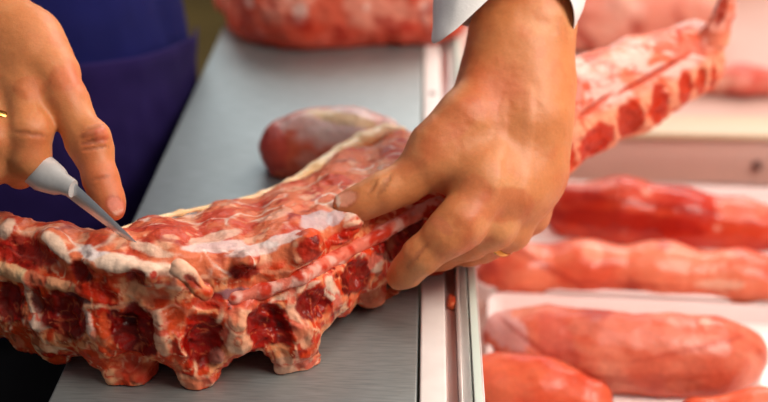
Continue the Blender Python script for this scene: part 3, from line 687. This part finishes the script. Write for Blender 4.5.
# white coat sleeves
def grid_obj(name, P, m, parent, closed=True, thick=.0016):
    nr, nc = P.shape[:2]; bm = bmesh.new(); g = [[bm.verts.new(P[i, j]) for j in range(nc)] for i in range(nr)]
    for i in range(nr - 1):
        for j in range(nc if closed else nc - 1): bm.faces.new([g[i][j], g[i][(j + 1) % nc], g[i + 1][(j + 1) % nc], g[i + 1][j]])
    o = bm_obj(name, bm, m, parent, 0, True)
    md = o.modifiers.new('thickness', 'SOLIDIFY'); md.thickness = thick; md.offset = 0
    sb = o.modifiers.new('soft', 'SUBSURF'); sb.levels = 1; sb.render_levels = 2
    return o
def sleeve(A, B, ra, rb, shape, nr=22, nc=56, seed=1, tilt=None):
    """rings from the cuff at A up the arm to B"""
    ax = (B - A); L_ = np.linalg.norm(ax); ax = ax / L_
    e1 = rgt - ax * (rgt @ ax); e1 /= np.linalg.norm(e1); e2 = np.cross(ax, e1)
    P = np.zeros((nr, nc, 3))
    for i in range(nr):
        t = i / (nr - 1); r = ra * (1 - t) + rb * t
        for j in range(nc):
            a = 2 * PI * j / nc; f_ = (1 - t) ** 1.2
            off = shape(a) * (1 - t)
            P[i, j] = A + ax * (L_ * t) + ax * off + (e1 * math.cos(a) * 1.10 + e2 * math.sin(a) * .92) * r
    Q = P.reshape(-1, 3); cen = A + ((Q - A) @ ax)[:, None] * ax; dn = Q - cen; dn /= np.linalg.norm(dn, axis=1, keepdims=True)
    Q = Q + dn * (.0035 * fbm(Q, 38, seed) + .0015 * fbm(Q, 110, seed + 1))[:, None]
    return Q.reshape(P.shape)
cuffA = at(508, 8, .696); cuffB = at(540, -170, .86)
# angle 0 = right in the photo, pi = left; the cuff hangs lower at the left and right than in front
def sh(a):
    c_ = math.cos(a); return -.062 * max(0, math.cos(a - PI - .75)) ** 3 - .014 * max(0, -c_) ** 6 - .016 * max(0, c_) ** 4 + .007
P = sleeve(cuffA, cuffB, 0.0385, .060, sh, seed=3)
sl_ = grid_obj('sleeve', P, M_SLEEVE, butcher); 
P2 = sleeve(at(-210, -45, .735), at(-460, -170, .86), .046, .064, lambda a: 0, seed=9); grid_obj('sleeve', P2, M_SLEEVE, butcher)

# coat and apron round the trunk
TC = np.array([-.468, .985])
def trunk(a, z, k=1.0):
    """a = angle, z = height above the counter"""
    s_ = .205 + .018 * math.exp(-((z + .02) / .16) ** 2) - .02 * sst(.25, .6, z) - .05 * sst(-.2, -.9, -z * -1)
    ca, sa = math.cos(a), math.sin(a)
    rx, ry = s_ * 1.12, s_ * .92
    r = 1 / ((abs(ca) / rx) ** 2.4 + (abs(sa) / ry) ** 2.4) ** (1 / 2.4) * k
    return np.array([TC[0] + r * ca, TC[1] + r * sa, TZ + z])
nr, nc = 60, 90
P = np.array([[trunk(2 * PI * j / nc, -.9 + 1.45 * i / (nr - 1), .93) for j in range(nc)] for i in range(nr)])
for i in range(nr):
    if P[i, 0, 2] > TZ + .35:
        q = 1 - .5 * sst(.35, .56, P[i, 0, 2] - TZ); P[i, :, :2] = TC + (P[i, :, :2] - TC) * q
grid_obj('coat', P[int(.86 * nr / 1.45):], M_SLEEVE, butcher)
grid_obj('apron_shade_trunk', P[:int(.86 * nr / 1.45) + 1], M_DARK, butcher)  # lower trunk in near-black, painted as the shade over the apron's bottom
na = 120; A0, A1 = math.radians(-215), math.radians(12)      # wraps the front, open at the back
nr = 110; P = np.zeros((nr, na, 3))
for i in range(nr):
    z = -.17 + .57 * i / (nr - 1)  # hem kept high so the painted shade below it shows
    for j in range(na):
        a = A0 + (A1 - A0) * j / (na - 1); P[i, j] = trunk(a, z)
Q = P.reshape(-1, 3); dn = Q - np.array([*TC, 0]) ; dn[:, 2] = 0; dn /= np.linalg.norm(dn, axis=1, keepdims=True)
fold = .010 * fbm(Q * [1, 1, .30], 9, 101) + .004 * fbm(Q * [1, 1, .5], 26, 102) + .0012 * fbm(Q, 70, 103)
Q = Q + dn * fold[:, None]; grid_obj('apron', Q.reshape(P.shape), M_APRON, butcher, closed=False, thick=.002)
# pocket sewn on the front with a sagging upper hem
nr = 40; na = 90; P = np.zeros((nr, na, 3)); B0, B1 = math.radians(-100), math.radians(10)
for i in range(nr):
    for j in range(na):
        u = j / (na - 1); a = B0 + (B1 - B0) * u
        top = .080 - .048 * sst(.35, 1, u) - .006 * math.sin(6 * u)
        z = top - (i / (nr - 1)) * .23; p = trunk(a, z)
        P[i, j] = p
Q = P.reshape(-1, 3); dn = Q - np.array([*TC, 0]); dn[:, 2] = 0; dn /= np.linalg.norm(dn, axis=1, keepdims=True)
ii = np.repeat(np.arange(nr) / (nr - 1), na)
fold = .010 * fbm(Q * [1, 1, .30], 9, 101) + .004 * fbm(Q * [1, 1, .5], 26, 102) + .0012 * fbm(Q, 70, 103) + .0025 + .007 * np.exp(-(ii / .10) ** 2)
Q = Q + dn * fold[:, None]; grid_obj('pocket', Q.reshape(P.shape), M_APRON2, butcher, closed=False, thick=.0022)

# ------------------------------------------------------------------ knife
tip = np.array(base.ray_cast(Vector(CAM), Vector(ray(142, 248)).normalized())[0]) + fwd * .002; heel = at(64, 184, .566); butt = at(-75, 112, .640)
kn = empty('boning_knife', tuple(heel)); tag(kn, 'slim boning knife pushed into the slab beside the pointing finger', 'knife')
def loft(name, rings, m, parent):
    bm = bmesh.new(); g = [[bm.verts.new(p) for p in r] for r in rings]; n = len(g[0])
    for A, B in zip(g[:-1], g[1:]):
        for j in range(n): bm.faces.new([A[j], A[(j + 1) % n], B[(j + 1) % n], B[j]])
    bm.faces.new(g[0]); bm.faces.new(g[-1][::-1]); bmesh.ops.recalc_face_normals(bm, faces=bm.faces)
    return bm_obj(name, bm, m, parent, 0, True)
ax = tip - heel; ax /= np.linalg.norm(ax); e1 = upv - ax * (upv @ ax); e1 /= np.linalg.norm(e1); e1 = e1 * .92 + np.cross(ax, e1) * .38; e1 -= ax * (e1 @ ax); e1 /= np.linalg.norm(e1); e2 = np.cross(ax, e1)
L_ = np.linalg.norm(tip - heel); rings = []
for i in range(16):
    t = i / 15; w_ = .0058 * (1 - t ** 1.3 * .85) ; th = .0010 * (1 - .8 * t); c0 = heel + ax * L_ * t * 1.06 - e1 * .0015 * t
    rings.append([c0 + e1 * w_, c0 + e1 * w_ * .6 + e2 * th, c0 - e1 * w_ * .3 + e2 * th * .8, c0 - e1 * w_, c0 - e1 * w_ * .3 - e2 * th * .8, c0 + e1 * w_ * .6 - e2 * th])
loft('blade', rings, M_BLADE, kn)
ax2 = heel - butt; Lh = np.linalg.norm(ax2); ax2 /= Lh; h1 = upv - ax2 * (upv @ ax2); h1 /= np.linalg.norm(h1); h2 = np.cross(ax2, h1); rings = []
for t, a_, b_ in [(0, .006, .005), (.02, .010, .008), (.08, .012, .009), (.3, .0105, .0085), (.55, .0105, .008), (.70, .0095, .0075), (.80, .0098, .0075), (.86, .0108, .009), (.90, .0100, .008), (.96, .0085, .006), (1.0, .0062, .0042), (1.06, .0052, .0030)]:
    c0 = butt + ax2 * Lh * t
    rings.append([c0 + h1 * a_ * math.cos(2 * PI * j / 20) + h2 * b_ * math.sin(2 * PI * j / 20) for j in range(20)])
o = loft('handle', rings, M_HANDLE, kn); o['label'] = 'grey handle with a flared guard'
